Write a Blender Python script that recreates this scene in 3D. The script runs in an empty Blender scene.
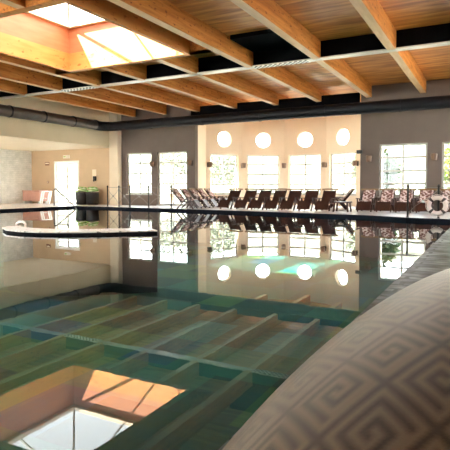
import bpy, bmesh, math, random
import numpy as np
from mathutils import Vector, Matrix
from mathutils.geometry import tessellate_polygon
random.seed(7)
PI = math.pi
R = math.radians
S = bpy.context.scene
C = S.collection

# ------------------------------------------------------------------ camera
F_PX, YAW, PITCH, CY = 502.0, 28.0, 2.4, 208.5
cam = bpy.data.cameras.new('camera')
co = bpy.data.objects.new('camera', cam)
C.objects.link(co)
cam.sensor_width = 36.0
cam.lens = F_PX / 450.0 * 36.0
cam.shift_y = (CY - 225.0) / 450.0
cam.clip_start = 0.02
cam.clip_end = 300
co.location = (0, 0, 1.0)
co.rotation_euler = (R(90 - PITCH), 0, R(YAW))
S.camera = co

# ------------------------------------------------------------------ world, sun, exposure
w = bpy.data.worlds.new('sky')
S.world = w
w.use_nodes = True
bgn = w.node_tree.nodes['Background']
bgn.inputs[0].default_value = (0.93, 0.97, 1.0, 1)
bgn.inputs[1].default_value = 7.0
sun = bpy.data.lights.new('sun', 'SUN')
sun.energy = 60.0
sun.angle = R(0.6)
sun.color = (1.0, 0.93, 0.8)
so = bpy.data.objects.new('sun', sun)
C.objects.link(so)
so.location = (-30, -30, 40)
so.rotation_euler = Vector((4.4, 5.4, -7.8)).to_track_quat('-Z', 'Y').to_euler()
S.view_settings.view_transform = 'Standard'
S.view_settings.look = 'None'
S.view_settings.gamma = 1.0
S.view_settings.use_curve_mapping = False
S.view_settings.exposure = 1.35
S.cycles.max_bounces = 14
S.cycles.diffuse_bounces = 6
S.cycles.glossy_bounces = 6
S.cycles.transparent_max_bounces = 16
S.cycles.sample_clamp_indirect = 8.0
S.cycles.use_denoising = True

# ------------------------------------------------------------------ materials
def mat(name, col, rough=0.6, metal=0.0, spec=0.5):
    m = bpy.data.materials.new(name)
    m.use_nodes = True
    b = m.node_tree.nodes['Principled BSDF']
    b.inputs['Base Color'].default_value = (*col, 1)
    b.inputs['Roughness'].default_value = rough
    b.inputs['Metallic'].default_value = metal
    b.inputs['Specular IOR Level'].default_value = spec
    return m

def nodes(m):
    return m.node_tree.nodes, m.node_tree.links, m.node_tree.nodes['Principled BSDF']

def ramp(N, stops):
    r = N.new('ShaderNodeValToRGB')
    e = r.color_ramp.elements
    e[0].position, e[0].color = stops[0][0], (*stops[0][1], 1)
    e[1].position, e[1].color = stops[-1][0], (*stops[-1][1], 1)
    for p, c in stops[1:-1]:
        k = e.new(p)
        k.color = (*c, 1)
    return r

def coords(N, L, scale, rand=False, kind='Object'):
    tc = N.new('ShaderNodeTexCoord')
    mp = N.new('ShaderNodeMapping')
    mp.inputs['Scale'].default_value = scale
    L.new(tc.outputs[kind], mp.inputs['Vector'])
    if rand:
        oi = N.new('ShaderNodeObjectInfo')
        mu = N.new('ShaderNodeMath')
        mu.operation = 'MULTIPLY'
        mu.inputs[1].default_value = 37.0
        L.new(oi.outputs['Random'], mu.inputs[0])
        L.new(mu.outputs[0], mp.inputs['Location'])
    return mp.outputs['Vector']

def noisy(name, stops, scale=(1, 1, 1), nscale=4.0, detail=6.0, rough=0.6, bump=0.0, dist=0.0, rand=False, spec=0.5, spots=None):
    m = mat(name, stops[0][1], rough, 0, spec)
    N, L, b = nodes(m)
    v = coords(N, L, scale, rand)
    n = N.new('ShaderNodeTexNoise')
    n.inputs['Scale'].default_value = nscale
    n.inputs['Detail'].default_value = detail
    n.inputs['Distortion'].default_value = dist
    L.new(v, n.inputs['Vector'])
    r = ramp(N, stops)
    L.new(n.outputs['Fac'], r.inputs['Fac'])
    out = r.outputs['Color']
    if spots:                                    # scattered dark knots and flakes
        v2 = coords(N, L, spots[1], rand)
        n2 = N.new('ShaderNodeTexNoise')
        n2.inputs['Scale'].default_value = spots[0]
        n2.inputs['Detail'].default_value = 2.0
        L.new(v2, n2.inputs['Vector'])
        r2 = ramp(N, [(0.62, (1, 1, 1)), (0.72, spots[2])])
        L.new(n2.outputs['Fac'], r2.inputs['Fac'])
        mx = N.new('ShaderNodeMixRGB')
        mx.blend_type = 'MULTIPLY'
        mx.inputs[0].default_value = 1.0
        L.new(out, mx.inputs[1])
        L.new(r2.outputs['Color'], mx.inputs[2])
        out = mx.outputs[0]
    L.new(out, b.inputs['Base Color'])
    if bump:
        bp = N.new('ShaderNodeBump')
        bp.inputs['Strength'].default_value = bump
        bp.inputs['Distance'].default_value = 0.02
        L.new(n.outputs['Fac'], bp.inputs['Height'])
        L.new(bp.outputs['Normal'], b.inputs['Normal'])
    return m

M = {}
M['joist'] = noisy('joist_wood', [(0.3, (0.40, 0.135, 0.022)), (0.5, (0.54, 0.205, 0.038)), (0.7, (0.66, 0.29, 0.07))],
                   (6, 0.5, 6), 2.0, 5, 0.5, 0.0, 0.3, True, 0.4, (9.0, (1.6, 0.7, 1.6), (0.35, 0.2, 0.12)))
M['joist_lit_face'] = noisy('water_lit_joist_wood', [(0.3, (0.66, 0.40, 0.19)), (0.7, (0.80, 0.55, 0.30))], (4, 0.6, 4), 2.0, 5, 0.5, rand=True)
M['board'] = noisy('ceiling_board_wood', [(0.3, (0.40, 0.135, 0.022)), (0.48, (0.62, 0.25, 0.05)), (0.62, (0.74, 0.35, 0.085)), (0.75, (0.84, 0.48, 0.16))],
                   (0.35, 2.6, 1), 2.2, 8, 0.5, 0.0, 0.4, False, 0.5)
M['shaft_low'] = noisy('light_shaft_wood', [(0.3, (0.50, 0.20, 0.042)), (0.7, (0.60, 0.27, 0.07))], (1, 1, 6), 1.2, 5, 0.5,
                       0, 0.2, False, 0.4, (5.0, (1, 1, 2), (0.6, 0.4, 0.25)))
M['shaft_up'] = noisy('reddish_shaft_wood', [(0.3, (0.42, 0.135, 0.05)), (0.7, (0.50, 0.185, 0.075))], (1, 1, 6), 1.2, 5, 0.5)
M['black_steel'] = mat('near_black_steel', (0.003, 0.003, 0.0045), 0.9, 0, 0.06)  # near-black colour for beam web, lintel and ceiling slab
M['flange'] = noisy('pale_galvanised_steel', [(0.35, (0.55, 0.52, 0.44)), (0.65, (0.75, 0.72, 0.64))], (1, 1, 1), 1.5, 3, 0.3)
M['hole'] = mat('dark_perforation', (0.01, 0.01, 0.01), 0.8)
M['duct'] = noisy('brown_grey_duct_metal', [(0.3, (0.055, 0.042, 0.033)), (0.7, (0.09, 0.07, 0.056))], (1, 1, 1), 3, 4, 0.35)
M['duct_dark'] = noisy('dark_duct_metal', [(0.3, (0.003, 0.003, 0.006)), (0.7, (0.006, 0.006, 0.010))], (1, 1, 1), 3, 4, 0.5, spec=0.25)
M['taupe'] = noisy('taupe_plaster', [(0.3, (0.140, 0.108, 0.090)), (0.7, (0.158, 0.123, 0.104))], (1, 1, 1), 1.5, 3, 0.8)
M['cream'] = noisy('cream_plaster', [(0.3, (0.72, 0.62, 0.47)), (0.7, (0.76, 0.66, 0.51))], (1, 1, 1), 1.5, 3, 0.8)
M['apse'] = noisy('warm_cream_plaster', [(0.3, (0.78, 0.65, 0.48)), (0.7, (0.82, 0.69, 0.52))], (1, 1, 1), 1.0, 3, 0.8)
M['tan'] = noisy('tan_plaster', [(0.3, (0.56, 0.41, 0.27)), (0.7, (0.60, 0.44, 0.29))], (1, 1, 1), 1.5, 3, 0.8)  # same plane as the taupe; the different light is put into the colour
M['bulk'] = noisy('pale_yellow_plaster', [(0.3, (0.70, 0.60, 0.40)), (0.7, (0.74, 0.64, 0.44))], (1, 1, 1), 1.0, 3, 0.7)
M['white'] = mat('white_paint', (0.8, 0.8, 0.77), 0.4)
M['frame'] = mat('pale_window_frame_paint', (0.55, 0.55, 0.50), 0.4)
M['deck'] = noisy('pale_wet_deck_stone', [(0.3, (0.62, 0.60, 0.60)), (0.7, (0.78, 0.76, 0.76))], (1, 1, 1), 3, 5, 0.25)
M['chrome'] = mat('chrome_steel', (0.5, 0.5, 0.5), 0.15, 1.0)
M['rail'] = mat('grey_steel_rail', (0.13, 0.125, 0.12), 0.3, 0.8)
M['post'] = mat('black_post_metal', (0.02, 0.018, 0.016), 0.4, 0.3)
M['cable'] = mat('grey_steel_cable', (0.25, 0.24, 0.22), 0.35, 0.6)
M['bronze'] = mat('dark_bronze', (0.05, 0.032, 0.02), 0.4, 0.5)
M['shade'] = mat('brown_lamp_shade', (0.16, 0.09, 0.05), 0.5)
M['wood_dark'] = noisy('dark_red_brown_wood', [(0.3, (0.030, 0.010, 0.008)), (0.7, (0.075, 0.026, 0.018))], (4, 4, 4), 3, 4, 0.4)
M['wood_rail'] = noisy('honey_brown_wood', [(0.3, (0.17, 0.09, 0.03)), (0.7, (0.26, 0.15, 0.05))], (1, 6, 6), 3, 4, 0.35)
M['pink'] = noisy('dusty_pink_vinyl', [(0.3, (0.56, 0.30, 0.23)), (0.7, (0.62, 0.35, 0.28))], (1, 1, 1), 2, 3, 0.5)
M['black_plastic'] = mat('black_plastic', (0.012, 0.011, 0.011), 0.4)
M['green'] = noisy('lime_green_terry', [(0.35, (0.16, 0.42, 0.06)), (0.5, (0.35, 0.62, 0.16)), (0.6, (0.75, 0.85, 0.6))], (1, 1, 3), 4, 3, 0.9)
M['paper'] = mat('beige_paper', (0.8, 0.7, 0.56), 0.7)
M['sign'] = mat('pale_sign_plastic', (0.75, 0.7, 0.62), 0.4)
M['signbrown'] = mat('brown_sign', (0.22, 0.1, 0.06), 0.5)
M['buoy'] = mat('white_buoy_plastic', (0.78, 0.68, 0.64), 0.4)
M['buoyband'] = mat('dark_buoy_band', (0.06, 0.04, 0.04), 0.5)
M['leaf'] = noisy('leaf_green', [(0.3, (0.008, 0.034, 0.003)), (0.7, (0.024, 0.070, 0.007))], (1, 1, 1), 2, 3, 0.6)
M['leaf_yellow'] = noisy('leaf_yellow_green', [(0.3, (0.07, 0.12, 0.010)), (0.7, (0.14, 0.19, 0.02))], (1, 1, 1), 2, 3, 0.6)
M['leaf_pale'] = noisy('leaf_pale_green', [(0.3, (0.05, 0.066, 0.044)), (0.7, (0.08, 0.098, 0.066))], (1, 1, 1), 2, 3, 0.6)
M['bark'] = mat('bark', (0.16, 0.11, 0.07), 0.9)
M['paving'] = noisy('pale_paving', [(0.3, (0.33, 0.33, 0.31)), (0.7, (0.40, 0.40, 0.38))], (1, 1, 1), 0.5, 3, 0.8)
M['roof'] = mat('roof_membrane', (0.25, 0.24, 0.23), 0.8)
M['rim_white'] = noisy('white_pebbled_stone', [(0.35, (0.25, 0.25, 0.25)), (0.45, (0.8, 0.79, 0.77))], (1, 1, 1), 12, 3, 0.3)
M['rim_dark'] = noisy('black_mosaic', [(0.3, (0.005, 0.006, 0.008)), (0.7, (0.011, 0.012, 0.017))], (1, 1, 1), 12, 3, 0.8, spec=0.1)
M['poolwall'] = noisy('dark_blue_mosaic', [(0.3, (0.005, 0.006, 0.012)), (0.7, (0.010, 0.013, 0.022))], (1, 1, 1), 6, 3, 0.8, spec=0.1)

def brick_mat(name, c1, c2, mortar, bw, bh, ms, axes, rough, bump=0.4, blotch=None):
    m = mat(name, c1, rough)
    N, L, b = nodes(m)
    tc = N.new('ShaderNodeTexCoord')
    sp = N.new('ShaderNodeSeparateXYZ')
    cb = N.new('ShaderNodeCombineXYZ')
    L.new(tc.outputs['Object'], sp.inputs[0])
    L.new(sp.outputs[axes[0]], cb.inputs[0])
    L.new(sp.outputs[axes[1]], cb.inputs[1])
    br = N.new('ShaderNodeTexBrick')
    br.inputs['Color1'].default_value = (*c1, 1)
    br.inputs['Color2'].default_value = (*c2, 1)
    br.inputs['Mortar'].default_value = (*mortar, 1)
    br.inputs['Scale'].default_value = 1.0
    br.inputs['Mortar Size'].default_value = ms
    br.inputs['Mortar Smooth'].default_value = 0.3
    br.inputs['Brick Width'].default_value = bw
    br.inputs['Row Height'].default_value = bh
    nd = N.new('ShaderNodeTexNoise')                 # uneven stone edges
    nd.inputs['Scale'].default_value = 5.0
    L.new(tc.outputs['Object'], nd.inputs['Vector'])
    sc = N.new('ShaderNodeVectorMath')
    sc.operation = 'SCALE'
    sc.inputs['Scale'].default_value = 0.12
    L.new(nd.outputs['Color'], sc.inputs[0])
    av = N.new('ShaderNodeVectorMath')
    L.new(cb.outputs[0], av.inputs[0])
    L.new(sc.outputs[0], av.inputs[1])
    L.new(av.outputs[0], br.inputs['Vector'])
    out = br.outputs['Color']
    n = N.new('ShaderNodeTexNoise')
    n.inputs['Scale'].default_value = 3.0
    n.inputs['Detail'].default_value = 6.0
    L.new(tc.outputs['Object'], n.inputs['Vector'])
    if blotch:
        r = ramp(N, blotch)
        L.new(n.outputs['Fac'], r.inputs['Fac'])
        mx = N.new('ShaderNodeMixRGB')
        mx.blend_type = 'MULTIPLY'
        mx.inputs[0].default_value = 1.0
        L.new(out, mx.inputs[1])
        L.new(r.outputs['Color'], mx.inputs[2])
        out = mx.outputs[0]
    L.new(out, b.inputs['Base Color'])
    if bump:
        bp = N.new('ShaderNodeBump')
        bp.inputs['Strength'].default_value = bump
        bp.inputs['Distance'].default_value = 0.02
        bp.invert = True
        ad = N.new('ShaderNodeMath')
        ad.operation = 'SUBTRACT'
        L.new(br.outputs['Fac'], ad.inputs[0])
        L.new(n.outputs['Fac'], ad.inputs[1])
        L.new(ad.outputs[0], bp.inputs['Height'])
        L.new(bp.outputs['Normal'], b.inputs['Normal'])
    return m

M['whitebrick'] = brick_mat('white_washed_stone', (0.80, 0.80, 0.75), (0.86, 0.85, 0.80), (0.72, 0.72, 0.67), 0.42, 0.12, 0.012, (1, 2), 0.8,
                            0.6, [(0.3, (0.82, 0.83, 0.82)), (0.7, (1, 1, 1))])
M['slate'] = brick_mat('grey_slate_slabs', (0.10, 0.115, 0.128), (0.20, 0.222, 0.24), (0.004, 0.009, 0.011), 0.75, 0.2, 0.022, (0, 1), 0.4,
                       0.6, [(0.36, (0.12, 0.13, 0.15)), (0.5, (0.9, 0.95, 1)), (0.66, (1.9, 1.95, 2.0))])

def pool_floor_mat():
    m = mat('green_blue_pool_tiles', (0.02, 0.08, 0.08), 0.6)
    N, L, b = nodes(m)
    tc = N.new('ShaderNodeTexCoord')
    mp = N.new('ShaderNodeMapping')
    mp.inputs['Scale'].default_value = (1 / 0.8, 1 / 1.15, 1)
    L.new(tc.outputs['Object'], mp.inputs['Vector'])
    fl = N.new('ShaderNodeVectorMath')
    fl.operation = 'FLOOR'
    L.new(mp.outputs[0], fl.inputs[0])
    wn = N.new('ShaderNodeTexWhiteNoise')
    L.new(fl.outputs[0], wn.inputs['Vector'])
    r = ramp(N, [(0.0, (0.002, 0.006, 0.006)), (0.25, (0.004, 0.080, 0.058)), (0.42, (0.003, 0.012, 0.022)), (0.55, (0.060, 0.080, 0.008)), (0.68, (0.003, 0.125, 0.140)),
                 (0.82, (0.003, 0.035, 0.095)), (0.92, (0.11, 0.12, 0.02))])
    r.color_ramp.interpolation = 'CONSTANT'
    L.new(wn.outputs['Value'], r.inputs['Fac'])
    n = N.new('ShaderNodeTexNoise')
    n.inputs['Scale'].default_value = 1.3
    n.inputs['Detail'].default_value = 8
    n.inputs['Roughness'].default_value = 0.65
    L.new(tc.outputs['Object'], n.inputs['Vector'])
    r2 = ramp(N, [(0.3, (0.003, 0.016, 0.020)), (0.45, (0.005, 0.062, 0.052)), (0.56, (0.07, 0.075, 0.014)), (0.7, (0.005, 0.075, 0.10))])
    L.new(n.outputs['Fac'], r2.inputs['Fac'])
    mx = N.new('ShaderNodeMixRGB')
    mx.inputs[0].default_value = 0.3
    L.new(r.outputs[0], mx.inputs[1])
    L.new(r2.outputs[0], mx.inputs[2])
    L.new(mx.outputs[0], b.inputs['Base Color'])
    return m
M['poolfloor'] = pool_floor_mat()

def perforated():
    m = mat('perforated_white_metal', (0.8, 0.8, 0.77), 0.4)
    N, L, b = nodes(m)
    v = coords(N, L, (1, 1, 0))
    ck = N.new('ShaderNodeTexChecker')
    ck.inputs['Scale'].default_value = 12.0
    ck.inputs['Color1'].default_value = (0.85, 0.85, 0.82, 1)
    ck.inputs['Color2'].default_value = (0.03, 0.03, 0.03, 1)
    L.new(v, ck.inputs['Vector'])
    L.new(ck.outputs[0], b.inputs['Base Color'])
    return m
M['perf'] = perforated()

def water_mat():
    m = bpy.data.materials.new('still_clear_water')
    m.use_nodes = True
    N, L = m.node_tree.nodes, m.node_tree.links
    N.clear()
    out = N.new('ShaderNodeOutputMaterial')
    mix = N.new('ShaderNodeMixShader')
    fr = N.new('ShaderNodeFresnel')
    fr.inputs['IOR'].default_value = 1.36
    gl = N.new('ShaderNodeBsdfGlossy')
    gl.inputs['Roughness'].default_value = 0.0
    gl.inputs['Color'].default_value = (1, 1, 1, 1)
    tr = N.new('ShaderNodeBsdfTransparent')
    tr.inputs['Color'].default_value = (0.58, 0.90, 0.87, 1)
    tc = N.new('ShaderNodeTexCoord')
    n = N.new('ShaderNodeTexNoise')
    n.inputs['Scale'].default_value = 3.2
    n.inputs['Detail'].default_value = 2
    L.new(tc.outputs['Object'], n.inputs['Vector'])
    bp = N.new('ShaderNodeBump')
    bp.inputs['Strength'].default_value = 0.03
    bp.inputs['Distance'].default_value = 0.008
    L.new(n.outputs['Fac'], bp.inputs['Height'])
    L.new(bp.outputs[0], gl.inputs['Normal'])
    ge = N.new('ShaderNodeNewGeometry')          # seen from below the surface lets nearly all light through
    ms = N.new('ShaderNodeMixRGB')
    ms.inputs[2].default_value = (0.03, 0.03, 0.03, 1)
    L.new(ge.outputs['Backfacing'], ms.inputs[0])
    L.new(fr.outputs[0], ms.inputs[1])
    L.new(ms.outputs[0], mix.inputs[0])
    L.new(tr.outputs[0], mix.inputs[1])
    L.new(gl.outputs[0], mix.inputs[2])
    L.new(mix.outputs[0], out.inputs['Surface'])
    return m
M['water'] = water_mat()

def glass_mat():
    m = bpy.data.materials.new('clear_window_glass')
    m.use_nodes = True
    N, L = m.node_tree.nodes, m.node_tree.links
    N.clear()
    out = N.new('ShaderNodeOutputMaterial')
    mix = N.new('ShaderNodeMixShader')
    gl = N.new('ShaderNodeBsdfGlossy')
    gl.inputs['Roughness'].default_value = 0.02
    tr = N.new('ShaderNodeBsdfTransparent')
    tr.inputs['Color'].default_value = (0.97, 0.98, 0.97, 1)
    mix.inputs[0].default_value = 0.04
    L.new(tr.outputs[0], mix.inputs[1])
    L.new(gl.outputs[0], mix.inputs[2])
    L.new(mix.outputs[0], out.inputs['Surface'])
    return m
M['glass'] = glass_mat()
M['skyglass'] = glass_mat()
M['skyglass'].name = 'frosted_skylight_glass'
[n for n in M['skyglass'].node_tree.nodes if n.type == 'BSDF_TRANSPARENT'][0].inputs[0].default_value = (0.5, 0.5, 0.49, 1)

def mottled():
    m = mat('patterned_beige_brown_cloth', (0.5, 0.4, 0.35), 0.9, 0, 0.2)
    N, L, b = nodes(m)
    v = coords(N, L, (1, 1, 1))
    n = N.new('ShaderNodeTexNoise')
    n.inputs['Scale'].default_value = 11.0
    n.inputs['Detail'].default_value = 1.0
    L.new(v, n.inputs['Vector'])
    r = ramp(N, [(0.42, (0.20, 0.10, 0.085)), (0.50, (0.55, 0.39, 0.36)), (0.58, (0.86, 0.75, 0.73))])
    L.new(n.outputs['Fac'], r.inputs['Fac'])
    L.new(r.outputs['Color'], b.inputs['Base Color'])
    return m
M['mottled'] = mottled()

def attr_cloth():
    m = mat('greek_key_cloth', (0.6, 0.5, 0.4), 0.85, 0, 0.2)
    N, L, b = nodes(m)
    a = N.new('ShaderNodeAttribute')
    a.attribute_name = 'key_pattern'
    r = ramp(N, [(0.0, (0.17, 0.122, 0.075)), (1.0, (0.036, 0.018, 0.008))])  # darkened base: shade on the near side is put into the colour
    L.new(a.outputs['Fac'], r.inputs['Fac'])
    L.new(r.outputs[0], b.inputs['Base Color'])
    b.inputs['Sheen Weight'].default_value = 1.0  # full sheen stands in for window light along the rim
    b.inputs['Sheen Roughness'].default_value = 0.38
    b.inputs['Sheen Tint'].default_value = (1, 1, 1, 1)
    v = coords(N, L, (1, 1, 1))
    n = N.new('ShaderNodeTexNoise')
    n.inputs['Scale'].default_value = 900
    L.new(v, n.inputs['Vector'])
    bp = N.new('ShaderNodeBump')
    bp.inputs['Strength'].default_value = 0.25
    bp.inputs['Distance'].default_value = 0.001
    L.new(n.outputs['Fac'], bp.inputs['Height'])
    L.new(bp.outputs[0], b.inputs['Normal'])
    return m
M['key'] = attr_cloth()

# ------------------------------------------------------------------ helpers
class MB:
    def __init__(s):
        s.v, s.f = [], []
    def add(s, vs, fs):
        o = len(s.v)
        s.v += [tuple(v) for v in vs]
        s.f += [tuple(i + o for i in f) for f in fs]
        return s
    def box(s, x0, x1, y0, y1, z0, z1):
        vs = [(x0, y0, z0), (x1, y0, z0), (x1, y1, z0), (x0, y1, z0), (x0, y0, z1), (x1, y0, z1), (x1, y1, z1), (x0, y1, z1)]
        return s.add(vs, [(3, 2, 1, 0), (4, 5, 6, 7), (0, 1, 5, 4), (1, 2, 6, 5), (2, 3, 7, 6), (3, 0, 4, 7)])
    def bar(s, a, b, w, h, up=(0, 0, 1)):            # rectangular bar from a to b, w across, h along up
        a, b = Vector(a), Vector(b)
        d = (b - a).normalized()
        up = Vector(up)
        side = d.cross(up)
        if side.length < 1e-4:
            side = d.cross(Vector((1, 0, 0)))
        side.normalize()
        u = side.cross(d).normalized()
        vs = []
        for p in (a, b):
            for sx, sz in ((-1, -1), (1, -1), (1, 1), (-1, 1)):
                vs.append(p + side * sx * w / 2 + u * sz * h / 2)
        return s.add(vs, [(0, 1, 2, 3), (7, 6, 5, 4), (0, 4, 5, 1), (1, 5, 6, 2), (2, 6, 7, 3), (3, 7, 4, 0)])
    def tube(s, pts, r, n=10, closed=False, radii=None):
        pts = [Vector(p) for p in pts]
        k = len(pts)
        prev = None
        rings = []
        for i, p in enumerate(pts):
            if closed:
                d = (pts[(i + 1) % k] - pts[i - 1]).normalized()
            else:
                d = (pts[min(i + 1, k - 1)] - pts[max(i - 1, 0)]).normalized()
            if prev is None:
                a = d.cross(Vector((0, 0, 1)))
                if a.length < 1e-3:
                    a = d.cross(Vector((1, 0, 0)))
            else:
                a = prev - d * prev.dot(d)
            a.normalize()
            prev = a
            b = d.cross(a)
            rr = radii[i] if radii else r
            rings.append([p + (a * math.cos(2 * PI * j / n) + b * math.sin(2 * PI * j / n)) * rr for j in range(n)])
        vs = [v for rg in rings for v in rg]
        fs = []
        for i in range(k if closed else k - 1):
            i2 = (i + 1) % k
            for j in range(n):
                j2 = (j + 1) % n
                fs.append((i * n + j, i * n + j2, i2 * n + j2, i2 * n + j))
        if not closed:
            fs.append(tuple(range(n - 1, -1, -1)))
            fs.append(tuple((k - 1) * n + j for j in range(n)))
        return s.add(vs, fs)
    def lathe(s, prof, n=20, o=(0, 0, 0)):           # prof: (radius, z)
        vs = [(o[0] + r * math.cos(2 * PI * j / n), o[1] + r * math.sin(2 * PI * j / n), o[2] + z) for r, z in prof for j in range(n)]
        fs = []
        for i in range(len(prof) - 1):
            for j in range(n):
                j2 = (j + 1) % n
                fs.append((i * n + j, i * n + j2, (i + 1) * n + j2, (i + 1) * n + j))
        fs.append(tuple(range(n - 1, -1, -1)))
        fs.append(tuple((len(prof) - 1) * n + j for j in range(n)))
        return s.add(vs, fs)
    def prism(s, poly, z0, z1):                      # polygon (counter-clockwise, may be concave) extruded in z
        return s.slab([poly], z0, z1)
    def slab(s, loops, z0, z1):
        flat = [Vector((p[0], p[1], 0)) for lp in loops for p in lp]
        tris = tessellate_polygon([[Vector((p[0], p[1], 0)) for p in lp] for lp in loops])
        n = len(flat)
        vs = [(p.x, p.y, z0) for p in flat] + [(p.x, p.y, z1) for p in flat]
        fs = []
        for t in tris:
            a, b, c = (flat[i] for i in t)
            if (b - a).cross(c - a).z < 0:
                t = (t[0], t[2], t[1])
            fs.append((t[2], t[1], t[0]))
            fs.append(tuple(i + n for i in t))
        o = 0
        for lp in loops:
            k = len(lp)
            for i in range(k):
                a, b = o + i, o + (i + 1) % k
                fs.append((a, b, b + n, a + n))
            o += k
        return s.add(vs, fs)
    def xf(s, m):
        s.v = [tuple(m @ Vector(v)) for v in s.v]
        return s
    def build(s, name, m, parent=None, smooth=False, bevel=0.0, mats=None):
        me = bpy.data.meshes.new(name)
        me.from_pydata(s.v, [], s.f)
        bm = bmesh.new()
        bm.from_mesh(me)
        bmesh.ops.recalc_face_normals(bm, faces=bm.faces)
        if bevel:
            bmesh.ops.bevel(bm, geom=[e for e in bm.edges if len(e.link_faces) == 2 and e.calc_face_angle(0) > 0.6], offset=bevel, segments=2, affect='EDGES', profile=0.5)
        bm.to_mesh(me)
        bm.free()
        me.materials.append(m)
        if smooth:
            me.polygons.foreach_set('use_smooth', [True] * len(me.polygons))
            try:
                me.set_sharp_from_angle(angle=R(40))
            except Exception:
                pass
        o = bpy.data.objects.new(name, me)
        C.objects.link(o)
        if parent:
            o.parent = parent
        return o

def tag(o, label, cat, group=None):
    o['label'] = label
    o['category'] = cat
    if group:
        o['group'] = group
    return o

def struct(o):
    o['kind'] = 'structure'
    return o

def empty(name, loc=(0, 0, 0), rz=0):
    o = bpy.data.objects.new(name, None)
    o.empty_display_size = 0.1
    o.location = loc
    o.rotation_euler = (0, 0, rz)
    C.objects.link(o)
    return o

def copy_tree(o, parent=None):
    c = o.copy()
    C.objects.link(c)
    c.parent = parent
    for ch in list(o.children):
        copy_tree(ch, c)
    return c

def frame_mat(origin, u, n):                         # local x along u, local y along n (outwards), z up
    u = Vector((u[0], u[1], 0)).normalized()
    n = Vector((n[0], n[1], 0)).normalized()
    m = Matrix.Identity(4)
    m.col[0][:3] = u
    m.col[1][:3] = n
    m.col[2][:3] = (0, 0, 1)
    m.col[3][:3] = (origin[0], origin[1], origin[2] if len(origin) > 2 else 0)
    return m

def wall(name, mt, W, H, holes, fm, th=0.3, z0=0.0):  # a wall in its own frame, with openings
    loops = [[(0, z0), (W, z0), (W, H), (0, H)]] + holes
    mb = MB().slab(loops, 0, th)
    mb.v = [(v[0], v[2], v[1]) for v in mb.v]
    mb.xf(fm)
    return struct(mb.build(name, mt))

def rect(x0, x1, z0, z1):
    return [(x0, z0), (x1, z0), (x1, z1), (x0, z1)]
def circ(x, z, r, n=32):
    return [(x + r * math.cos(2 * PI * i / n), z + r * math.sin(2 * PI * i / n)) for i in range(n)]

win_n = [0]
def window(fm, x0, x1, z0, z1, zrows, cols=2, depth=0.16, fw=0.08, bar=0.075, fmat=None):
    win_n[0] += 1
    nm = 'window_%d' % win_n[0]
    t = struct(empty(nm))
    t.matrix_world = fm @ Matrix.Translation(((x0 + x1) / 2, depth, z0))
    w2, h = (x1 - x0) / 2, z1 - z0
    f = MB()
    f.box(-w2, -w2 + fw, -.03, .03, 0, h).box(w2 - fw, w2, -.03, .03, 0, h).box(-w2 + fw, w2 - fw, -.03, .03, 0, fw).box(-w2 + fw, w2 - fw, -.03, .03, h - fw, h)
    f.build('window_frame', fmat or M['frame'], t)
    g = MB()
    for i in range(1, cols):
        x = -w2 + 2 * w2 * i / cols
        g.box(x - bar / 2, x + bar / 2, -.025, .025, fw, h - fw)
    for z in zrows:
        g.box(-w2 + fw, w2 - fw, -.024, .024, z - z0 - bar / 2, z - z0 + bar / 2)
    g.build('glazing_bars', fmat or M['frame'], t)
    MB().box(-w2 + .02, w2 - .02, -.004, .004, .02, h - .02).build('pane', M['glass'], t)
    MB().box(-w2 - .05, w2 + .05, -depth - .03, -.03, -.04, 0).build('window_sill', fmat or M['frame'], t)
    return t

def round_window(fm, x, z, r, depth=0.16):
    win_n[0] += 1
    t = struct(empty('window_%d' % win_n[0]))
    t.matrix_world = fm @ Matrix.Translation((x, depth, z))
    MB().tube([(math.cos(2 * PI * i / 32) * (r - .02), 0, math.sin(2 * PI * i / 32) * (r - .02)) for i in range(32)], .025, 8, True).build('window_frame', M['frame'], t, True)
    mb = MB().slab([circ(0, 0, r - .01)], -.004, .004)
    mb.v = [(v[0], v[2], v[1]) for v in mb.v]
    mb.build('pane', M['glass'], t)
    return t

# ------------------------------------------------------------------ setting: deck, pool, ground
ZC = 5.45                                            # ceiling boards
ZJ = 4.9                                             # underside of the joists
YW = 22.6                                            # back wall
acx, acy, aap, arot = -9.428, 23.177, 4.633, 1.833
def apse_v(deg, extra=0.0):
    t = R(deg + arot)
    rr = (aap + extra) / math.cos(R(15))
    return (acx + rr * math.cos(t), acy + rr * math.sin(t))
AV = [apse_v(d) for d in (165, 135, 105, 75, 45, 15)]
XJL, XJR = -13.8, -5.2                               # jambs of the apse opening
far_edge = [(-19.9, 20.0), (-17.3, 19.95), (-13.7, 19.7), (-9.5, 19.15), (-4.0, 18.3), (-2.5, 17.5), (-0.9, 17.2)]
near_y = -4.5
pool_poly = [(-19.9, near_y), (-0.9, near_y)] + far_edge[::-1]
outer = [(-26.2, -6), (3.7, -6), (3.7, YW + .3), (XJR, YW + .3)] + [apse_v(d, .3) for d in (15, 45, 75, 105, 135, 165)] + [(XJL, YW + .3), (-26.2, YW + .3)]
lip = [(-19.9, 20.14), (-17.3, 20.09), (-13.66, 19.84), (-9.46, 19.29), (-3.93, 18.44), (-2.4, 17.63), (-0.85, 17.3)]
deck_far = lip + [(-0.85, YW + .3), (XJR, YW + .3)] + [apse_v(d, .3) for d in (15, 45, 75, 105, 135, 165)] + [(XJL, YW + .3), (-19.9, YW + .3)]
struct(MB().prism(deck_far, -0.16, 0).build('floor', M['deck']))
struct(MB().prism([(-26.2, -6), (-20.0, -6), (-20.0, 20.14), (-19.9, 20.14), (-19.9, YW + .3), (-26.2, YW + .3)], -0.16, 0).build('floor_left', M['deck']))
struct(MB().box(-0.903, 3.7, -6, YW + .3, -0.16, 0.001).build('floor_right', M['slate']))
struct(MB().box(-20.0, -0.85, -6, near_y - .1, -0.16, 0).build('floor_near', M['slate']))
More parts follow.
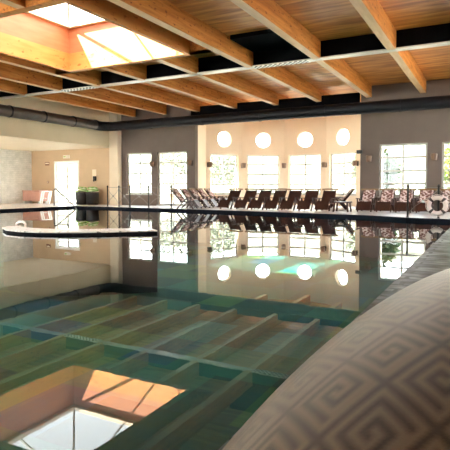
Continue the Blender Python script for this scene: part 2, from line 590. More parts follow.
struct(MB().prism([(p[0], p[1]) for p in pool_poly], -1.7, -1.5).build('pool_floor', M['poolfloor']))
rim_out = [(-20.0, near_y - .1), (-0.85, near_y - .1)] + lip[::-1][:-1] + [(-20.0, 20.14)]
struct(MB().slab([rim_out, pool_poly], -1.7, -0.002).build('pool_wall', M['poolwall']))
wt = MB()
wt.add([(p[0], p[1], -0.1) for p in pool_poly], [tuple(range(len(pool_poly)))])
wo = wt.build('pool_water', M['water'])
if wo.data.polygons[0].normal.z < 0:
    wo.data.flip_normals()
wo['kind'] = 'stuff'
tag(wo, 'still green blue pool water mirroring the wooden ceiling', 'water')
struct(MB().slab([[(-80, -60), (60, -60), (60, 90), (-80, 90)], outer], -0.3, -0.17).build('ground', M['paving']))

# ------------------------------------------------------------------ setting: walls
fmB = frame_mat((-26.0, YW), (1, 0), (0, 1))         # back wall frame: local x = X + 26
bx = lambda x: x + 26.0
DX0, DX1, DZ = -24.0, -21.95, 2.62
wall('wall_back_left', M['tan'], 26 - 19.3, ZC, [rect(bx(DX0), bx(DX1), 0.02, DZ)], fmB)
LW = [(-18.35, -16.62, 0.62), (-16.22, -14.32, 0.05)]
RW = [(-4.38, -2.42, 0.6), (-1.86, 0.1, 0.6), (0.7, 2.66, 0.6)]
fmL = frame_mat((-19.3, YW), (1, 0), (0, 1))
wall('wall_back', M['taupe'], 19.3 + XJL, ZC, [rect(a + 19.3, b + 19.3, z, 2.92) for a, b, z in LW], fmL)
fmR = frame_mat((XJR, YW), (1, 0), (0, 1))
wall('wall_back_right', M['taupe'], 3.5 - XJR, ZC, [rect(a - XJR, b - XJR, z, 2.88) for a, b, z in RW], fmR)
for a, b, z in LW:
    rows = [2.34, 1.78, 1.2] if z > .3 else [2.34, 1.78, 1.2, .64]
    window(fmL, a + 19.3, b + 19.3, z, 2.92, rows)
for a, b, z in RW:
    window(fmR, a - XJR, b - XJR, z, 2.88, [2.3, 1.72, 1.16])
# apse facets
pts = [(XJL, YW + .301)] + AV + [(XJR + .25, YW + .301)]
for i in range(len(pts) - 1):
    a, b = Vector(pts[i]), Vector(pts[i + 1])
    u = (b - a).normalized()
    n = Vector((-u.y, u.x))
    W = (b - a).length
    fm = frame_mat((a.x, a.y), u, n)
    glazed = 1 <= i <= 5
    holes = [rect(W / 2 - .962, W / 2 + .962, .6, 2.9), circ(W / 2, 3.75, .46)] if glazed else []
    wall('wall_apse' if i == 0 else 'wall_apse_%d' % (i + 1), M['apse'], W, ZC, holes, fm, .25)
    if glazed:
        window(fm, W / 2 - .962, W / 2 + .962, .6, 2.9, [2.33, 1.76, 1.18])
        round_window(fm, W / 2, 3.75, .46)
# left wall, low zone, bulkhead, right and near walls
LH = [rect(a, a + 3.4, .3, 3.0) for a in (3.0, 7.2, 11.4, 15.6)]  # unseen left openings, added to light the soffit and tan wall
fmW = frame_mat((-26.0, -6), (0, 1), (-1, 0))
wall('wall_left', M['whitebrick'], 28.6, ZC, LH, fmW, .25)
for h in LH:
    window(fmW, h[0][0], h[1][0], .3, 3.0, [1.2, 2.1], 3, .1)
struct(MB().box(-26, -19.5, -6, YW, 3.3, 3.36).build('ceiling_left', M['cream']))
struct(MB().box(-19.5, -19.3, -6, YW - .0, 3.3, ZC).build('wall_bulkhead', M['bulk']))
RH = [rect(a, a + 3.6, 2.2, 4.7) for a in (17.9, 22.1)]  # unseen high openings, placed to light the ceiling and joist sides
fmS = frame_mat((3.5, -6), (0, 1), (1, 0))
wall('wall_right', M['cream'], 28.6, ZC, RH, fmS, .25)
for h in RH:
    window(fmS, h[0][0], h[1][0], 2.2, 4.7, [3.0, 3.8], 3, .1)
NH = [rect(a, a + 3.4, .3, 4.5) for a in (2.5, 6.5, 10.5, 14.5)]  # unseen near openings, added to light the cushion rim and far walls
fmN = frame_mat((-26, -6), (1, 0), (0, -1))
wall('wall_near', M['cream'], 29.5, ZC, NH, fmN, .25)
for h in NH:
    window(fmN, h[0][0], h[1][0], .3, 4.5, [1.3, 2.4, 3.4], 3, .1)
# column beside the bulkhead's end
struct(MB().box(-19.3, -18.7, YW - .35, YW, 0, ZC).build('trim_1', M['cream']))

# ------------------------------------------------------------------ setting: ceiling with the skylight hole
SX0, SX1, SY0, SY1 = -12.6, -8.05, 7.95, 12.58
T = .12
hole = [(SX0 - T, SY0 - T), (SX1 + T, SY0 - T), (SX1 + T, SY1 + T), (SX0 - T, SY1 + T)]
struct(MB().slab([[(-26, -6), (3.5, -6), (3.5, YW), (-26, YW)], hole], ZC, ZC + .25).build('ceiling', M['board']))
ap = [(XJL, YW)] + AV + [(XJR + .25, YW)]
struct(MB().prism([(XJL - .25, YW + .001)] + [apse_v(d, .25) for d in (165, 135, 105, 75, 45, 15)] + [(XJR + .4, YW + .001)], ZC, ZC + .2499).build('ceiling_apse', M['board']))

# ------------------------------------------------------------------ steel beam, black lintel, joists
bm = empty('steel_beam', (-8, 15.05, ZJ))
MB().box(-11.3, 11.5, -.03, .03, .04, ZC - ZJ).build('web', M['black_steel'], bm)
MB().box(-11.3, 11.5, -.15, .15, 0, .035).build('bottom_flange', M['flange'], bm)
tag(bm, 'black steel beam crossing the ceiling with a pale lower flange', 'beam')
def flange_vent(x0, x1, label):
    t = empty('vent_strip', ((x0 + x1) / 2, 15.05, ZJ - .012))
    w2 = (x1 - x0) / 2
    MB().box(-w2, w2, -.14, .14, 0, .012).build('perforated_plate', M['perf'], t)
    MB().box(-w2 - .05, -w2, -.14, .14, 0, .012).build('end_strip', M['flange'], t)
    MB().box(w2, w2 + .05, -.14, .14, 0, .012).build('end_strip', M['flange'], t)
    tag(t, label, 'vent', 'perforated strips under the steel beam')
flange_vent(-15.4, -13.75, 'perforated white vent strip under the steel beam, the left one below the skylight corner')
flange_vent(-6.9, -5.1, 'perforated white vent strip under the steel beam, the right one mid ceiling')
lin = empty('lintel_beam', (-9.5, YW - .2, 4.62))
MB().box(-4.4, 4.3, -.03, .03, .03, .55).build('web', M['black_steel'], lin)
MB().box(-4.4, 4.3, -.14, .14, 0, .03).build('bottom_flange', M['black_steel'], lin)
tag(lin, 'black steel lintel over the apse opening behind the dark duct', 'beam')
MB_panel = MB().box(-6.85, -5.0, 13.2, 14.95, ZC - .12, ZC - .002).build('black_ceiling_slab', M['black_steel'])  # flat black slab over a dark area between two joists
tag(MB_panel, 'black panel on the ceiling between two joists beside the steel beam', 'panel')

JX = [-17.7, -15.65, -13.6, -11.45, -9.25, -7.17, -4.92, -2.72, -0.52, 1.7]
JW = .24
names = ['first', 'second', 'third', 'fourth', 'fifth', 'sixth', 'seventh', 'eighth', 'ninth', 'tenth', 'eleventh', 'twelfth']
jcache = {}
def joist(x, y0, y1, label, group, taper_end=True):
    key = round(y1 - y0, 3)
    if key not in jcache:
        L_ = y1 - y0
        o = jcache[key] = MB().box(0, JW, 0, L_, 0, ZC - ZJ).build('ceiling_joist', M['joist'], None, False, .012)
        o.data.materials.append(M['joist_lit_face'])         # paler lower face: light off the water put into the colour
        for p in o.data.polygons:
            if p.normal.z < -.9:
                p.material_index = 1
    else:
        o = jcache[key].copy()
        C.objects.link(o)
    o.location = (x, y0, ZJ)
    return tag(o, label, 'joist', group)
for i, x in enumerate(JX):
    k = names[i]
    if x in (-11.45, -9.25):
        side = 'left' if x < -10 else 'right'
        joist(x, -5.98, SY0 - T - .1, 'wooden joist running up to the near edge of the skylight, %s of two' % side, 'joists near the skylight')
        joist(x, SY1 + T + .1, 15.0, 'short wooden joist between the skylight and the steel beam, %s of two' % side, 'short joists')
    else:
        joist(x, -5.98, 15.0, 'wooden ceiling joist before the steel beam, %s from the left' % k, 'joists before the steel beam')
    yb = YW - .25
    if -13.8 < x < -5.3:
        yb = 26.3 if x != -9.25 else 27.3
        if x == -13.6:
            yb = 24.2
    joist(x, 15.1, yb, 'wooden ceiling joist beyond the steel beam, %s from the left' % k, 'joists beyond the steel beam')

# ------------------------------------------------------------------ skylight
sk = empty('skylight', ((SX0 + SX1) / 2, (SY0 + SY1) / 2, ZJ))
hx, hy = (SX1 - SX0) / 2, (SY1 - SY0) / 2
T = .12
def shaft(z0, z1, m, nm):
    MB().box(-hx - T, -hx, -hy - T, hy + T, z0, z1).build(nm, m, sk)
    MB().box(hx, hx + T, -hy - T, hy + T, z0, z1).build(nm, m, sk)
    MB().box(-hx, hx, hy, hy + T, z0, z1).build(nm, m, sk)
    MB().box(-hx, hx, -hy - T, -hy, z0, z1).build(nm, m, sk)
shaft(0, .58, M['shaft_low'], 'lower_shaft_board')
shaft(.58, 1.38, M['shaft_up'], 'upper_shaft_board')
fr = MB()
fi = .16
fr.box(-hx - T, -hx + fi, -hy - T, hy + T, 1.38, 1.5).box(hx - fi, hx + T, -hy - T, hy + T, 1.38, 1.5)
fr.box(-hx + fi, hx - fi, hy - fi, hy + T, 1.38, 1.5).box(-hx + fi, hx - fi, -hy - T, -hy + fi, 1.38, 1.5)
fr.build('frame', M['cream'], sk)
ax, ay, za, zb = hx - .1, hy - .1, 1.5, 2.45
apex = (0, 0, zb)
cor = [(-ax, -ay, za), (ax, -ay, za), (ax, ay, za), (-ax, ay, za)]
gp = MB().add(cor + [apex], [(0, 1, 4), (1, 2, 4), (2, 3, 4), (3, 0, 4)]).build('glass_pyramid', M['skyglass'], sk)
for p in cor:
    MB().bar(p, apex, .06, .06).build('hip_bar', M['frame'], gp)
for p in ((0, -ay, za), (ax, 0, za), (0, ay, za), (-ax, 0, za)):
    MB().bar(p, apex, .045, .045).build('glazing_bar', M['frame'], gp)
tag(sk, 'square timber lined skylight with a glass pyramid over the pool', 'skylight')
def header(y0, y1, label):
    o = MB().box(-13.355, -12.6 - T, y0, y1, ZJ, ZC - .002).box(-8.05 + T, -7.172, y0, y1, ZJ, ZC - .002).box(-13.355, -7.172, y0, y1, ZJ, ZJ + .1).build('skylight_header', M['joist'])
    tag(o, label, 'joist', 'cross timbers at the skylight')
header(SY1 + T, SY1 + T + .1, 'wooden cross timber carrying the far edge of the skylight')
header(SY0 - T - .1, SY0 - T, 'wooden cross timber carrying the near edge of the skylight')

# ------------------------------------------------------------------ duct
du = empty('ventilation_duct', (-18.85, 21.4, 4.32))
RD = .25
arc = [(-0.0 + .7 - .7 * math.cos(R(a)), -.7 + .7 * math.sin(R(a)), .0) for a in range(0, 91, 15)]
lrun = MB().tube([(0, -27.3, .05), (0, -.7, .02)], RD, 24).build('left_run', M['duct'], du, True)
MB().tube([(0, -.7, .02)] + arc[1:-1] + [(.7, 0, 0)], RD, 24).build('elbow', M['duct_dark'], du, True)
crun = MB().tube([(.7, 0, 0), (22.3, 0, 0)], RD, 24).build('cross_run', M['duct_dark'], du, True)
for y in [-.75, -2.4, -4.3, -6.2, -8.1, -10, -11.9, -14, -16]:
    MB().tube([(0, y - .04, .03), (0, y + .04, .03)], RD + .018, 24).build('joint_band', M['duct_dark'], lrun, True)
for x in [3.1, 6.2, 9.3, 12.4, 15.5]:
    MB().tube([(x - .04, 0, 0), (x + .04, 0, 0)], RD + .014, 24).build('joint_band', M['duct_dark'], crun, True)
tag(du, 'long round dark ventilation duct turning the corner under the ceiling', 'duct')

# ------------------------------------------------------------------ door and things on the back left wall
dr = struct(empty('door_1', ((DX0 + DX1) / 2, YW + .12, 0)))
dw = (DX1 - DX0) / 2
MB().box(-dw, -dw + .09, -.16, .1, 0.02, DZ).box(dw - .09, dw, -.16, .1, 0.02, DZ).box(-dw + .09, dw - .09, -.16, .1, DZ - .09, DZ).build('door_frame', M['white'], dr)
lf = MB()
lf.box(-dw + .1, -dw + .2, -.03, .03, .03, DZ - .1).box(-.1, -.02, -.03, .03, .03, DZ - .1)
for z in (.03, .5, 1.05, 1.6, 2.12, DZ - .2):
    lf.box(-dw + .2, -.1, -.03, .03, z, z + .09)
lo = lf.build('door_leaf', M['white'], dr)
MB().box(-dw + .15, -.06, -.005, .005, .1, DZ - .15).build('pane', M['glass'], lo)
MB().bar((-.05, -.06, .95), (-.05, -.06, 1.15), .03, .03).build('door_handle', M['chrome'], lo)
lf2 = MB().box(-.02, .05, -.03, .03, .03, DZ - .1).box(dw - .17, dw - .1, -.03, .03, .03, DZ - .1).box(.05, dw - .17, -.03, .03, .03, .12).box(.05, dw - .17, -.03, .03, DZ - .2, DZ - .1)
l2 = lf2.build('door_leaf', M['white'], dr)
MB().box(.02, dw - .12, -.005, .005, .1, DZ - .15).build('pane', M['glass'], l2)

def wall_item(name, x, z, wd, h, d, m, label, cat, extra=None):
    t = empty(name, (x, YW, z))
    MB().box(-wd / 2, wd / 2, -d, 0, -h / 2, h / 2).build('plate', m, t, False, .005)
    if extra:
        extra(t)
    return tag(t, label, cat)
wall_item('exit_sign', -22.95, 2.87, .52, .2, .05, M['sign'], 'small pale sign above the white door', 'sign',
          lambda t: MB().box(-.2, -.02, -.056, -.05, -.03, .03).build('symbol', M['green'], t))
wall_item('wall_sign', -24.6, 2.48, .36, .22, .03, M['signbrown'], 'small brown sign left of the white door', 'sign',
          lambda t: MB().box(-.15, .15, -.034, -.03, -.015, .06).build('panel', M['paper'], t))
wall_item('light_switch', -24.55, 1.34, .14, .14, .03, M['signbrown'], 'small brown wall switch beside the white door', 'switch',
          lambda t: MB().box(-.03, .03, -.04, -.03, -.04, .04).build('rocker', M['paper'], t))
wall_item('notice_board', -20.75, 1.75, .3, .62, .02, M['paper'], 'beige framed notice on the tan wall above the towel bins', 'notice')
tdisp = empty('soap_dispenser', (-20.68, YW - .02, 1.4))
MB().box(-.09, .09, -.11, 0, 0, .26).build('body', M['black_plastic'], tdisp, False, .02)
MB().box(-.03, .03, -.15, -.1, -.05, .02).build('nozzle', M['black_plastic'], tdisp)
tag(tdisp, 'black dispenser on the beige notice on the tan wall', 'dispenser')

# pink bench
pb = empty('padded_bench', (-24.95, YW - .7, 0))
MB().box(-.75, .75, -.32, .35, .16, .74).build('body', M['pink'], pb, True, .05)
MB().box(-.77, .78, -.34, .37, .742, .82).build('padded_top', M['pink'], pb, True, .03)
for x in (.84, 1.0):
    MB().bar((x - .12, -.28, 0), (x + .1, -.28, .78), .07, .05).bar((x - .12, .3, 0), (x + .1, .3, .78), .07, .05).bar((x + .1, -.28, .76), (x + .1, .3, .76), .05, .05).build('end_frame', M['white'], pb)
for x in (-.65, .65):
    for y in (-.25, .28):
        MB().box(x - .04, x + .04, y - .04, y + .04, 0, .17).build('leg', M['white'], pb)
MB().box(.7, .95, -.02, .02, .3, .36).build('connector', M['white'], pb)
tag(pb, 'dusty pink padded bench with white end frames left of the door', 'bench')

# towel bins
def towel_bin(x, label, tl):
    t = empty('towel_bin', (x, YW - .6, 0))
    MB().lathe([(.30, 0), (.34, .05), (.37, .66), (.39, .68), (.39, .72), (.2, .725)], 24).build('bin_body', M['black_plastic'], t, True)
    MB().tube([(.38 * math.cos(2 * PI * i / 24), .38 * math.sin(2 * PI * i / 24), .70) for i in range(24)], .022, 8, True).build('rim', M['black_plastic'], t, True)
    tag(t, label, 'bin', 'black towel bins')
    for j in range(2):
        mb = MB()
        n = 18
        rr = .36 - .07 * j
        prof = [(rr * .3, 0), (rr, .015), (rr * 1.02, .05), (rr * .92, .09), (rr * .5, .115)]
        mb.lathe(prof, n)
        mb.v = [(v[0] * (1 + .08 * math.sin(v[1] * 17 + j)), v[1], v[2] + .03 * math.sin(v[0] * 9 + j * 2)) for v in mb.v]
        o = mb.build('towel', M['green'], None, True)
        o.location = (x + .02 * j, YW - .6, .75 + .15 * j)
        tag(o, 'lime green towel heaped in the %s black bin, %s' % (tl, ('the lower one', 'the upper one')[j]), 'towel', 'towels in the bins')
towel_bin(-21.17, 'round black bin of green towels right of the white door', 'left')
towel_bin(-20.36, 'round black bin of green towels farther right beside the railing', 'right')

# ------------------------------------------------------------------ sconces
def make_sconce():
    t = empty('wall_sconce')
    MB().box(-.06, .06, -.02, 0, -.1, .1).build('back_plate', M['bronze'], t, False, .008)
    MB().tube([(0, -.02, 0), (0, -.09, -.02), (0, -.13, .0)], .014, 8).build('arm', M['bronze'], t, True)
    MB().lathe([(.07, -.1), (.085, -.09), (.1, .1), (.085, .11)], 16, (0, -.16, 0)).build('lamp_shade', M['shade'], t, True)
    return t
proto_sc = [None]
def sconce(x, y, z, ang, label):
    if proto_sc[0] is None:
        o = proto_sc[0] = make_sconce()
    else:
        o = copy_tree(proto_sc[0])
    o.location = (x, y, z)
    o.rotation_euler = (0, 0, ang)
    o.scale = (1.35, 1.35, 1.35)
    tag(o, label, 'wall lamp', 'wall sconces')
sconce(-16.42, YW, 2.28, 0, 'brown wall sconce between the two tall windows left of the apse')
sconce(-14.02, YW, 2.28, 0, 'brown wall sconce right of the tall window, at the left edge of the apse')
sconce(-4.78, YW, 2.25, 0, 'brown wall sconce left of the large window right of the apse')
sconce(-2.14, YW, 2.25, 0, 'brown wall sconce between the two windows on the right')
ac = Vector((acx, acy))
lab = ['brown wall sconce between the first and second apse windows', 'brown wall sconce between the second and third apse windows',
       'brown wall sconce between the third and fourth apse windows']
for i, d in enumerate((135, 105, 75)):
    p = Vector(AV[i + 1])
    dr_ = (ac - p).normalized()
    q = p + dr_ * .03
    sconce(q.x, q.y, 2.27, math.atan2(dr_.x, -dr_.y), lab[i])
p = Vector(AV[0]).lerp(Vector(AV[1]), .06)
u = (Vector(AV[1]) - Vector(AV[0])).normalized()
sconce(p.x, p.y, 2.27, math.atan2(u.y, u.x), 'dark wall sconce left of the first apse window')
p = Vector(AV[3]).lerp(Vector(AV[4]), .93)
u = (Vector(AV[4]) - Vector(AV[3])).normalized()
sconce(p.x, p.y, 2.27, math.atan2(u.y, u.x), 'brown wall sconce right of the fourth apse window')
cm = empty('wall_speaker', (XJR + .02, YW - .12, 2.55))
MB().bar((0, .12, 0), (0, 0, .03), .04, .04).build('bracket', M['black_plastic'], cm)
MB().box(-.14, .1, -.14, .02, -.06, .1).build('body', M['black_plastic'], cm, False, .02)
tag(cm, 'small black speaker on the right edge of the apse opening', 'speaker')

# ------------------------------------------------------------------ loungers
def make_lounger(cushion):
    t = empty('lounge_chair')
    wd = M['wood_dark']
    W = .292
    for s in (-1, 1):
        x = s * (W - .02)
        MB().bar((x, .10, 0), (x, .42, .46), .045, .06).build('leg', wd, t)
        MB().bar((x, .92, 0), (x, .44, .50), .045, .06).build('leg', wd, t)
        r = MB()
        r.bar((x, .05, .36), (x, .82, .30), .04, .07)
        r.build('side_rail', wd, t)
        a = MB()
        a.bar((s * (W + .025), .12, .55), (s * (W + .025), .92, .52), .08, .03)
        a.bar((s * (W + .01), .22, .34), (s * (W + .02), .22, .54), .04, .05)
        a.build('armrest', wd, t)
    st = MB()
    for i in range(8):
        y = .12 + i * .085
        st.box(-W + .04, W - .04, y, y + .07, .355 - .005 * i, .38 - .005 * i)
    st.build('seat', wd, t)
    lr = MB()
    a, b = Vector((0, .07, .40)), Vector((0, -.16, .10))
    for i in range(7):
        p = a.lerp(b, i / 6)
        lr.bar(p + Vector((-W + .01, 0, 0)), p + Vector((W - .01, 0, 0)), .052, .02, (0, -.8, .6))
    for s in (-1, 1):
        lr.bar((s * (W - .03), .085, .40), (s * (W - .03), -.15, .09), .05, .03)
    lr.build('leg_rest', wd, t)
    bk = MB()
    a, b = Vector((0, .76, .36)), Vector((0, 1.18, .86))
    for s in (-1, 1):
        bk.bar((s * (W - .03), .74, .33), (s * (W - .03), 1.18, .86), .045, .05)
    for i in range(9):
        p = a.lerp(b, i / 8.5)
        bk.bar(p + Vector((-W + .05, 0, 0)), p + Vector((W - .05, 0, 0)), .066, .018, (0, -.77, .64))
    bko = bk.build('backrest', wd, t)
    hr = MB()
    n = 8
    for i in range(n):
        x0, x1 = -.36 + .72 * i / n, -.36 + .72 * (i + 1) / n
        c = lambda x: .91 - .03 * (1 - (x / .36) ** 2) * 0 + .012 * (1 - (x / .36) ** 2)
        hr.bar((x0, 1.19, c(x0)), (x1, 1.19, c(x1)), .09, .075)
    hr.build('head_rail', M['wood_rail'], bko)
    if cushion:
        MB().box(-W + .05, W - .05, .08, .76, .385, .45).build('seat_cushion', M['mottled'], t, True, .025)
        mb = MB().box(-W + .05, W - .05, -.035, .035, 0, .60)
        mb.xf(Matrix.Translation((0, .74, .42)) @ Matrix.Rotation(-math.atan2(.42, .5), 4, 'X'))
        mb.build('back_cushion', M['mottled'], t, True, .025)
    return t
bare = make_lounger(False)
soft = make_lounger(True)
first = {False: True, True: True}
def lounger(x, y, ang, cush, label, group):
    p = soft if cush else bare
    if first[cush]:
        first[cush] = False
        o = p
    else:
        o = copy_tree(p)
    o.location = (x, y, 0)
    o.rotation_euler = (0, 0, ang)
    tag(o, label, 'lounge chair', group)
for i, x in enumerate([-10.95, -10.1, -9.35, -8.61, -7.88, -7.09, -6.3]):
    lounger(x, 20.55, 0, False, 'dark wooden lounge chair in the row before the apse windows, %s from the left' % names[i], 'bare wooden lounge chairs before the apse')
for i, x in enumerate([-4.62, -3.85, -3.1, -2.33, -1.5]):
    lounger(x, 20.75, 0, True, 'wooden lounge chair with patterned cushions in the right-hand row, %s from the left' % names[i], 'cushioned lounge chairs on the right')
for i, (x, y) in enumerate([(-12.15, 20.1), (-12.15, 20.88), (-12.15, 21.66), (-12.15, 22.44), (-12.15, 23.22)]):
    lounger(x, y, R(100), True, 'wooden lounge chair with patterned cushions in the sideways left row, %s from the pool' % names[i], 'sideways lounge chairs on the left')
for i, (x, y) in enumerate([(-6.75, 22.5), (-6.95, 23.35), (-7.1, 24.2)]):
    lounger(x, y, R(-72), True, 'wooden lounge chair with patterned cushions turned left in the apse, %s from the pool' % names[i], 'sideways lounge chairs on the right of the apse')
tb = empty('side_table', (-5.45, 20.55, 0))
MB().box(-.34, .34, -.3, .3, .37, .42).build('table_top', M['wood_dark'], tb, False, .008)
for sx in (-1, 1):
    for sy in (-1, 1):
        MB().bar((sx * .26, sy * .22, .37), (sx * .3, sy * .25, 0), .055, .055).build('leg', M['wood_dark'], tb)
tag(tb, 'low dark wooden side table beside the right-hand row of chairs', 'table')

# ------------------------------------------------------------------ railings
def railing(base, label):
    t = empty('cable_railing', base[0])
    o = Vector(base[0])
    P = [Vector(b) - o for b in base]
    for p in P:
        MB().lathe([(.05, 0), (.05, .02), (.032, .03), (.032, 1.0), (.045, 1.02), (.045, 1.07), (.02, 1.1)], 12, p).build('post', M['post'], t, True)
    for a, b in zip(P[:-1], P[1:]):
        up = lambda h: Vector((0, 0, h))
        d = (b - a).normalized() * .06
        MB().tube([a + up(1.0), b + up(1.0)], .011, 6).build('top_wire', M['cable'], t)
        mid = (a + b) / 2 + up(.55)
        br = MB()
        for p, h in ((a, .95), (b, .95), (a, .12), (b, .12)):
            q = p + up(h)
            sag = (q + mid) / 2 - up(.05 if h > .5 else -.05)
            br.tube([q, sag, mid], .010, 6)
        br.build('brace_cable', M['cable'], t)
        dd = (b - a).normalized()
        nn = Vector((-dd.y, dd.x, 0)) * .012
        MB().tube([mid - nn, mid + nn], .045, 14).build('centre_disc', M['cable'], t)
    tag(t, label, 'railing')
railing([(-17.75, 20.3, 0), (-16.95, 20.25, 0), (-16.22, 20.22, 0), (-14.95, 20.1, 0), (-13.55, 20.0, 0)], 'black post and cable railing along the pool before the left windows')
railing([(-2.49, 17.75, 0), (-1.52, 17.55, 0), (-0.5, 17.4, 0)], 'black post and cable railing on the right carrying the life ring')
# life ring
lr = empty('life_ring', (-1.54, 17.36, .42))
rc, rt = .25, .072
seg = 40
mb = MB().tube([(rc * math.cos(2 * PI * i / seg), 0, rc * math.sin(2 * PI * i / seg)) for i in range(seg)], rt, 14, True)
mb.build('ring', M['buoy'], lr, True)
for k in range(4):
    a0 = PI / 4 + k * PI / 2
    MB().tube([(rc * math.cos(a0 + d), 0, rc * math.sin(a0 + d)) for d in (-.15, -.08, 0, .08, .15)], rt + .008, 14).build('band', M['buoyband'], lr, True)
    MB().tube([((rc + rt + .03 * math.sin(PI * j / 6)) * math.cos(a0 + .15 + (PI / 2 - .3) * j / 6), -.0, (rc + rt + .03 * math.sin(PI * j / 6)) * math.sin(a0 + .15 + (PI / 2 - .3) * j / 6)) for j in range(7)], .009, 6).build('grab_rope', M['buoy'], lr, True)
tag(lr, 'white life ring with dark bands hung on a railing post', 'life ring')
# pool handrail
hr = empty('pool_handrail', (-21.3, 20.0, 0))
MB().tube([(0, 0, 0), (0, 0, .80), (.03, 0, .88), (.12, -.01, .92), (.22, -.02, .88), (1.85, -.35, .02), (2.1, -.4, -.2), (2.15, -.41, -.9)], .036, 10).build('rail', M['rail'], hr, True)
MB().lathe([(.07, 0), (.07, .015), (.03, .03)], 14, (0, 0, 0)).build('base_flange', M['rail'], hr, True)
tag(hr, 'steel handrail sloping into the pool before the white door', 'handrail')

# ------------------------------------------------------------------ spa rim standing in the pool
front = [(-11.18, 8.95), (-11.0, 8.62), (-10.35, 8.22), (-9.74, 8.10), (-9.19, 8.17), (-8.74, 8.36), (-8.25, 8.66), (-7.81, 9.0), (-7.39, 9.39), (-7.02, 9.76)]
ctr = Vector((-9.9, 12.0))
def inward(p, d):
    p = Vector(p)
    return tuple(p + (ctr - p).normalized() * d)
back = [inward(p, .75 if i > 2 else (.3, .45, .62)[i]) for i, p in enumerate(front)]
poly = front + back[::-1]
rimo = empty('spa_rim', (0, 0, 0))
rimo.location = (-9, 9, -1.5)
sh = Matrix.Translation((9, -9, 1.5))
MB().prism(poly, -1.5, -.045).xf(sh).build('wall_body', M['rim_dark'], rimo)
o2 = [inward(p, -.02) for p in front]
MB().prism(o2 + [inward(p, .01) for p in back][::-1], -.045, -.015).xf(sh).build('coping', M['rim_white'], rimo)
hk = MB().tube([(-10.95, 9.0, -.02), (-10.95, 9.0, .06), (-10.85, 9.0, .11), (-10.7, 9.0, .11), (-10.62, 9.0, .05), (-10.62, 9.0, -.02)], .03, 10).xf(sh)
hk.build('spout', M['white'], rimo, True)
tag(rimo, 'curved dark spa wall with white stone top rising from the pool', 'pool wall')

# ------------------------------------------------------------------ foreground lounger with the Greek key bolster cushion
KEY = ["#######",
       "#.....#",
       "#.###.#",
       "#.#.#.#",
       "#.#...#",
       "#.#####",
       "#......"]
def key_at(p, q):                                    # one motif per unit square, mirrored in alternate squares
    i, j = np.floor(p).astype(int), np.floor(q).astype(int)
    a, b = p - np.floor(p), q - np.floor(q)
    grid = np.array([[1.0 if ch == '#' else 0.0 for ch in row] for row in KEY])
    n = 10.0
    u, v = a * n, b * n
    line = ((u < 1) | (v < 1)).astype(float)
    x, y = u - 2, v - 2
    inside = (x >= 0) & (x < 7) & (y >= 0) & (y < 7)
    xi = np.clip(np.floor(x), 0, 6).astype(int)
    yi = np.clip(np.floor(y), 0, 6).astype(int)
    flip = ((i + j) % 2) == 1
    xi = np.where(flip, 6 - xi, xi)
    g = grid[yi, xi] * inside
    return np.maximum(line, g)

fl = empty('sun_lounger', (0.0, 0.84, 0))
cC = np.array([-0.0015, 0.8429, 0.5136])
sa, sb, sc_ = 0.9635, 0.3155, 0.3379
uu = np.array([0.14551329, 0.98640575, 0.07635171])
vv = np.array([0.98929355, -0.14593929, 0.0])
ww = np.array([-0.01114271, -0.07553425, 0.99708095])
NLAT, NLON = 620, 420
lat = np.concatenate([np.linspace(-PI / 2 + 1e-3, R(-42), 40, endpoint=False), np.linspace(R(-42), R(22), 520, endpoint=False), np.linspace(R(22), PI / 2 - 1e-3, 60)])
lon = np.concatenate([np.linspace(-PI, R(-100), 30, endpoint=False), np.linspace(R(-100), R(60), 520, endpoint=False), np.linspace(R(60), PI, 50, endpoint=False)])
NLAT, NLON = len(lat), len(lon)
LA, LO = np.meshgrid(lat, lon, indexing='ij')
P = (cC + (np.sin(LA) * sa)[..., None] * uu + (np.cos(LA) * np.sin(LO) * sb)[..., None] * vv + (np.cos(LA) * np.cos(LO) * sc_)[..., None] * ww)
s_ = sa * np.sin(LA)
t_ = sb * LO * .93
s0, t0 = sa * math.sin(R(-19.2)), sb * R(-7.7) * .93
e1, e2 = np.array([-.098, -.031]), np.array([-.053, .062])
inv = np.linalg.inv(np.array([e1, e2]).T)
pq = np.stack([s_ - s0, t_ - t0], -1) @ inv.T
val = 0
for da in (-.03, -.01, .01, .03):
    for db in (-.03, -.01, .01, .03):
        val = val + key_at(pq[..., 0] + 1 / 20 + da, pq[..., 1] + 1 / 20 + db) / 16
P = P - np.array([0.0, 0.84, 0])
verts = P.reshape(-1, 3)
faces = []
for i in range(NLAT - 1):
    for j in range(NLON):
        j2 = (j + 1) % NLON
        faces.append((i * NLON + j, i * NLON + j2, (i + 1) * NLON + j2, (i + 1) * NLON + j))
faces.append(tuple(range(NLON - 1, -1, -1)))
faces.append(tuple((NLAT - 1) * NLON + j for j in range(NLON)))
me = bpy.data.meshes.new('bolster_cushion')
me.from_pydata(verts.tolist(), [], faces)
at = me.attributes.new('key_pattern', 'FLOAT', 'POINT')
at.data.foreach_set('value', val.reshape(-1).astype(np.float32))
me.materials.append(M['key'])
me.polygons.foreach_set('use_smooth', [True] * len(me.polygons))
bo = bpy.data.objects.new('bolster_cushion', me)
C.objects.link(bo)
bo.parent = fl
az = math.atan2(-uu[0], uu[1])
rot = Matrix.Rotation(az, 4, 'Z')
fb = MB()
for s in (-1, 1):
    fb.bar((s * .27, -.75, .2), (s * .27, .85, .2), .05, .08)
for i in range(9):
    y = -.7 + i * .18
    fb.box(-.25, .25, y, y + .12, .175, .2)
fb.xf(rot).build('frame', M['wood_dark'], fl)
for sx in (-1, 1):
    for y in (-.68, .78):
        MB().box(sx * .27 - .03, sx * .27 + .03, y - .03, y + .03, 0, .17).xf(rot).build('leg', M['wood_dark'], fl)
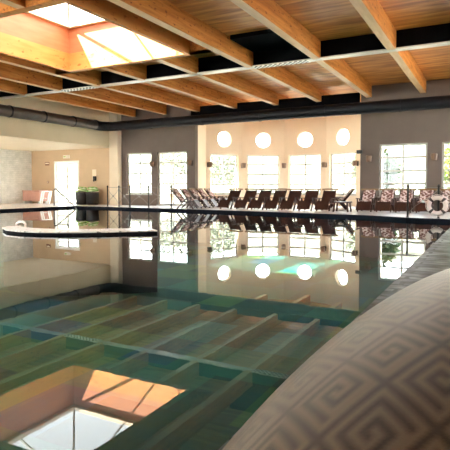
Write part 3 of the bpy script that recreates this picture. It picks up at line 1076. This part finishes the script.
tag(fl, 'large rounded beige cushion with brown Greek key pattern in the foreground', 'sun lounger')

# ------------------------------------------------------------------ plants outside the windows
def plant(name, x, y, h, r, nleaf, m, label, ls=.22, trunk=.3, z=-.17):
    t = empty(name, (x, y, z))
    mb = MB()
    for _ in range(nleaf):
        a, b = random.uniform(0, 2 * PI), random.uniform(-1, 1)
        k = random.uniform(.45, 1.0)
        rr = math.sqrt(1 - b * b)
        c = Vector((r * k * rr * math.cos(a), r * k * rr * math.sin(a), h * (trunk + (1 - trunk) * (.5 + .5 * b * k))))
        d = Vector((random.uniform(-1, 1), random.uniform(-1, 1), random.uniform(-.6, .8))).normalized()
        e = d.cross(Vector((random.uniform(-1, 1), random.uniform(-1, 1), random.uniform(-1, 1)))).normalized()
        L_ = ls * random.uniform(.6, 1.2)
        mb.add([c, c + d * L_ * .5 + e * L_ * .25, c + d * L_, c + d * L_ * .5 - e * L_ * .25], [(0, 1, 2, 3)])
    mb.build('foliage', m, t)
    st = MB()
    for k in range(3):
        a = k * 2.1
        st.tube([(.04 * k, 0, 0), (.3 * r * math.cos(a), .3 * r * math.sin(a), h * .45), (.5 * r * math.cos(a), .5 * r * math.sin(a), h * .8)], .05, 6, False, [.06, .04, .015])
    st.build('stem', M['bark'], t)
    tag(t, label, 'plant')
plant('leafy_shrub', -5.15, 27.6, 3.1, .8, 1000, M['leaf'], 'green leafy shrub outside the left side of the right-hand window', .36)
plant('leafy_tree', -1.6, 26.0, 3.6, 1.1, 900, M['leaf_yellow'], 'bright yellow green tree outside the window at the far right', .26)
plant('leafy_tree', -23.6, 27.5, 3.2, .75, 500, M['leaf'], 'green tree seen through the open half of the white door', .25)
plant('leafy_tree', -21.0, 31.0, 4.0, 1.7, 900, M['leaf_pale'], 'pale green tree outside the left tall window', .32)
plant('leafy_tree', -17.2, 30.5, 4.2, 1.5, 900, M['leaf_pale'], 'pale green tree outside the tall window nearest the apse', .32)
plant('leafy_tree', -17.3, 33.5, 3.8, 1.3, 700, M['leaf_pale'], 'pale green tree outside the first apse window', .3)
plant('leafy_tree', -7.6, 34.0, 3.8, 1.3, 700, M['leaf_pale'], 'pale green tree outside the fourth apse window', .3)

hg = MB().box(-48, 22, -.8, .8, 0, 4.1)  # added so the windows look onto something dimmer than the sky
ho = hg.build('backdrop_wall', noisy('dim_backdrop_render', [(0.35, (0.055, 0.064, 0.052)), (0.65, (0.09, 0.097, 0.082))], (1, 1, 1), 0.8, 6, 0.9))
ho.location = (0, 37, -.17)
tag(ho, 'long backdrop wall added beyond the windows to hide bright sky', 'backdrop wall')
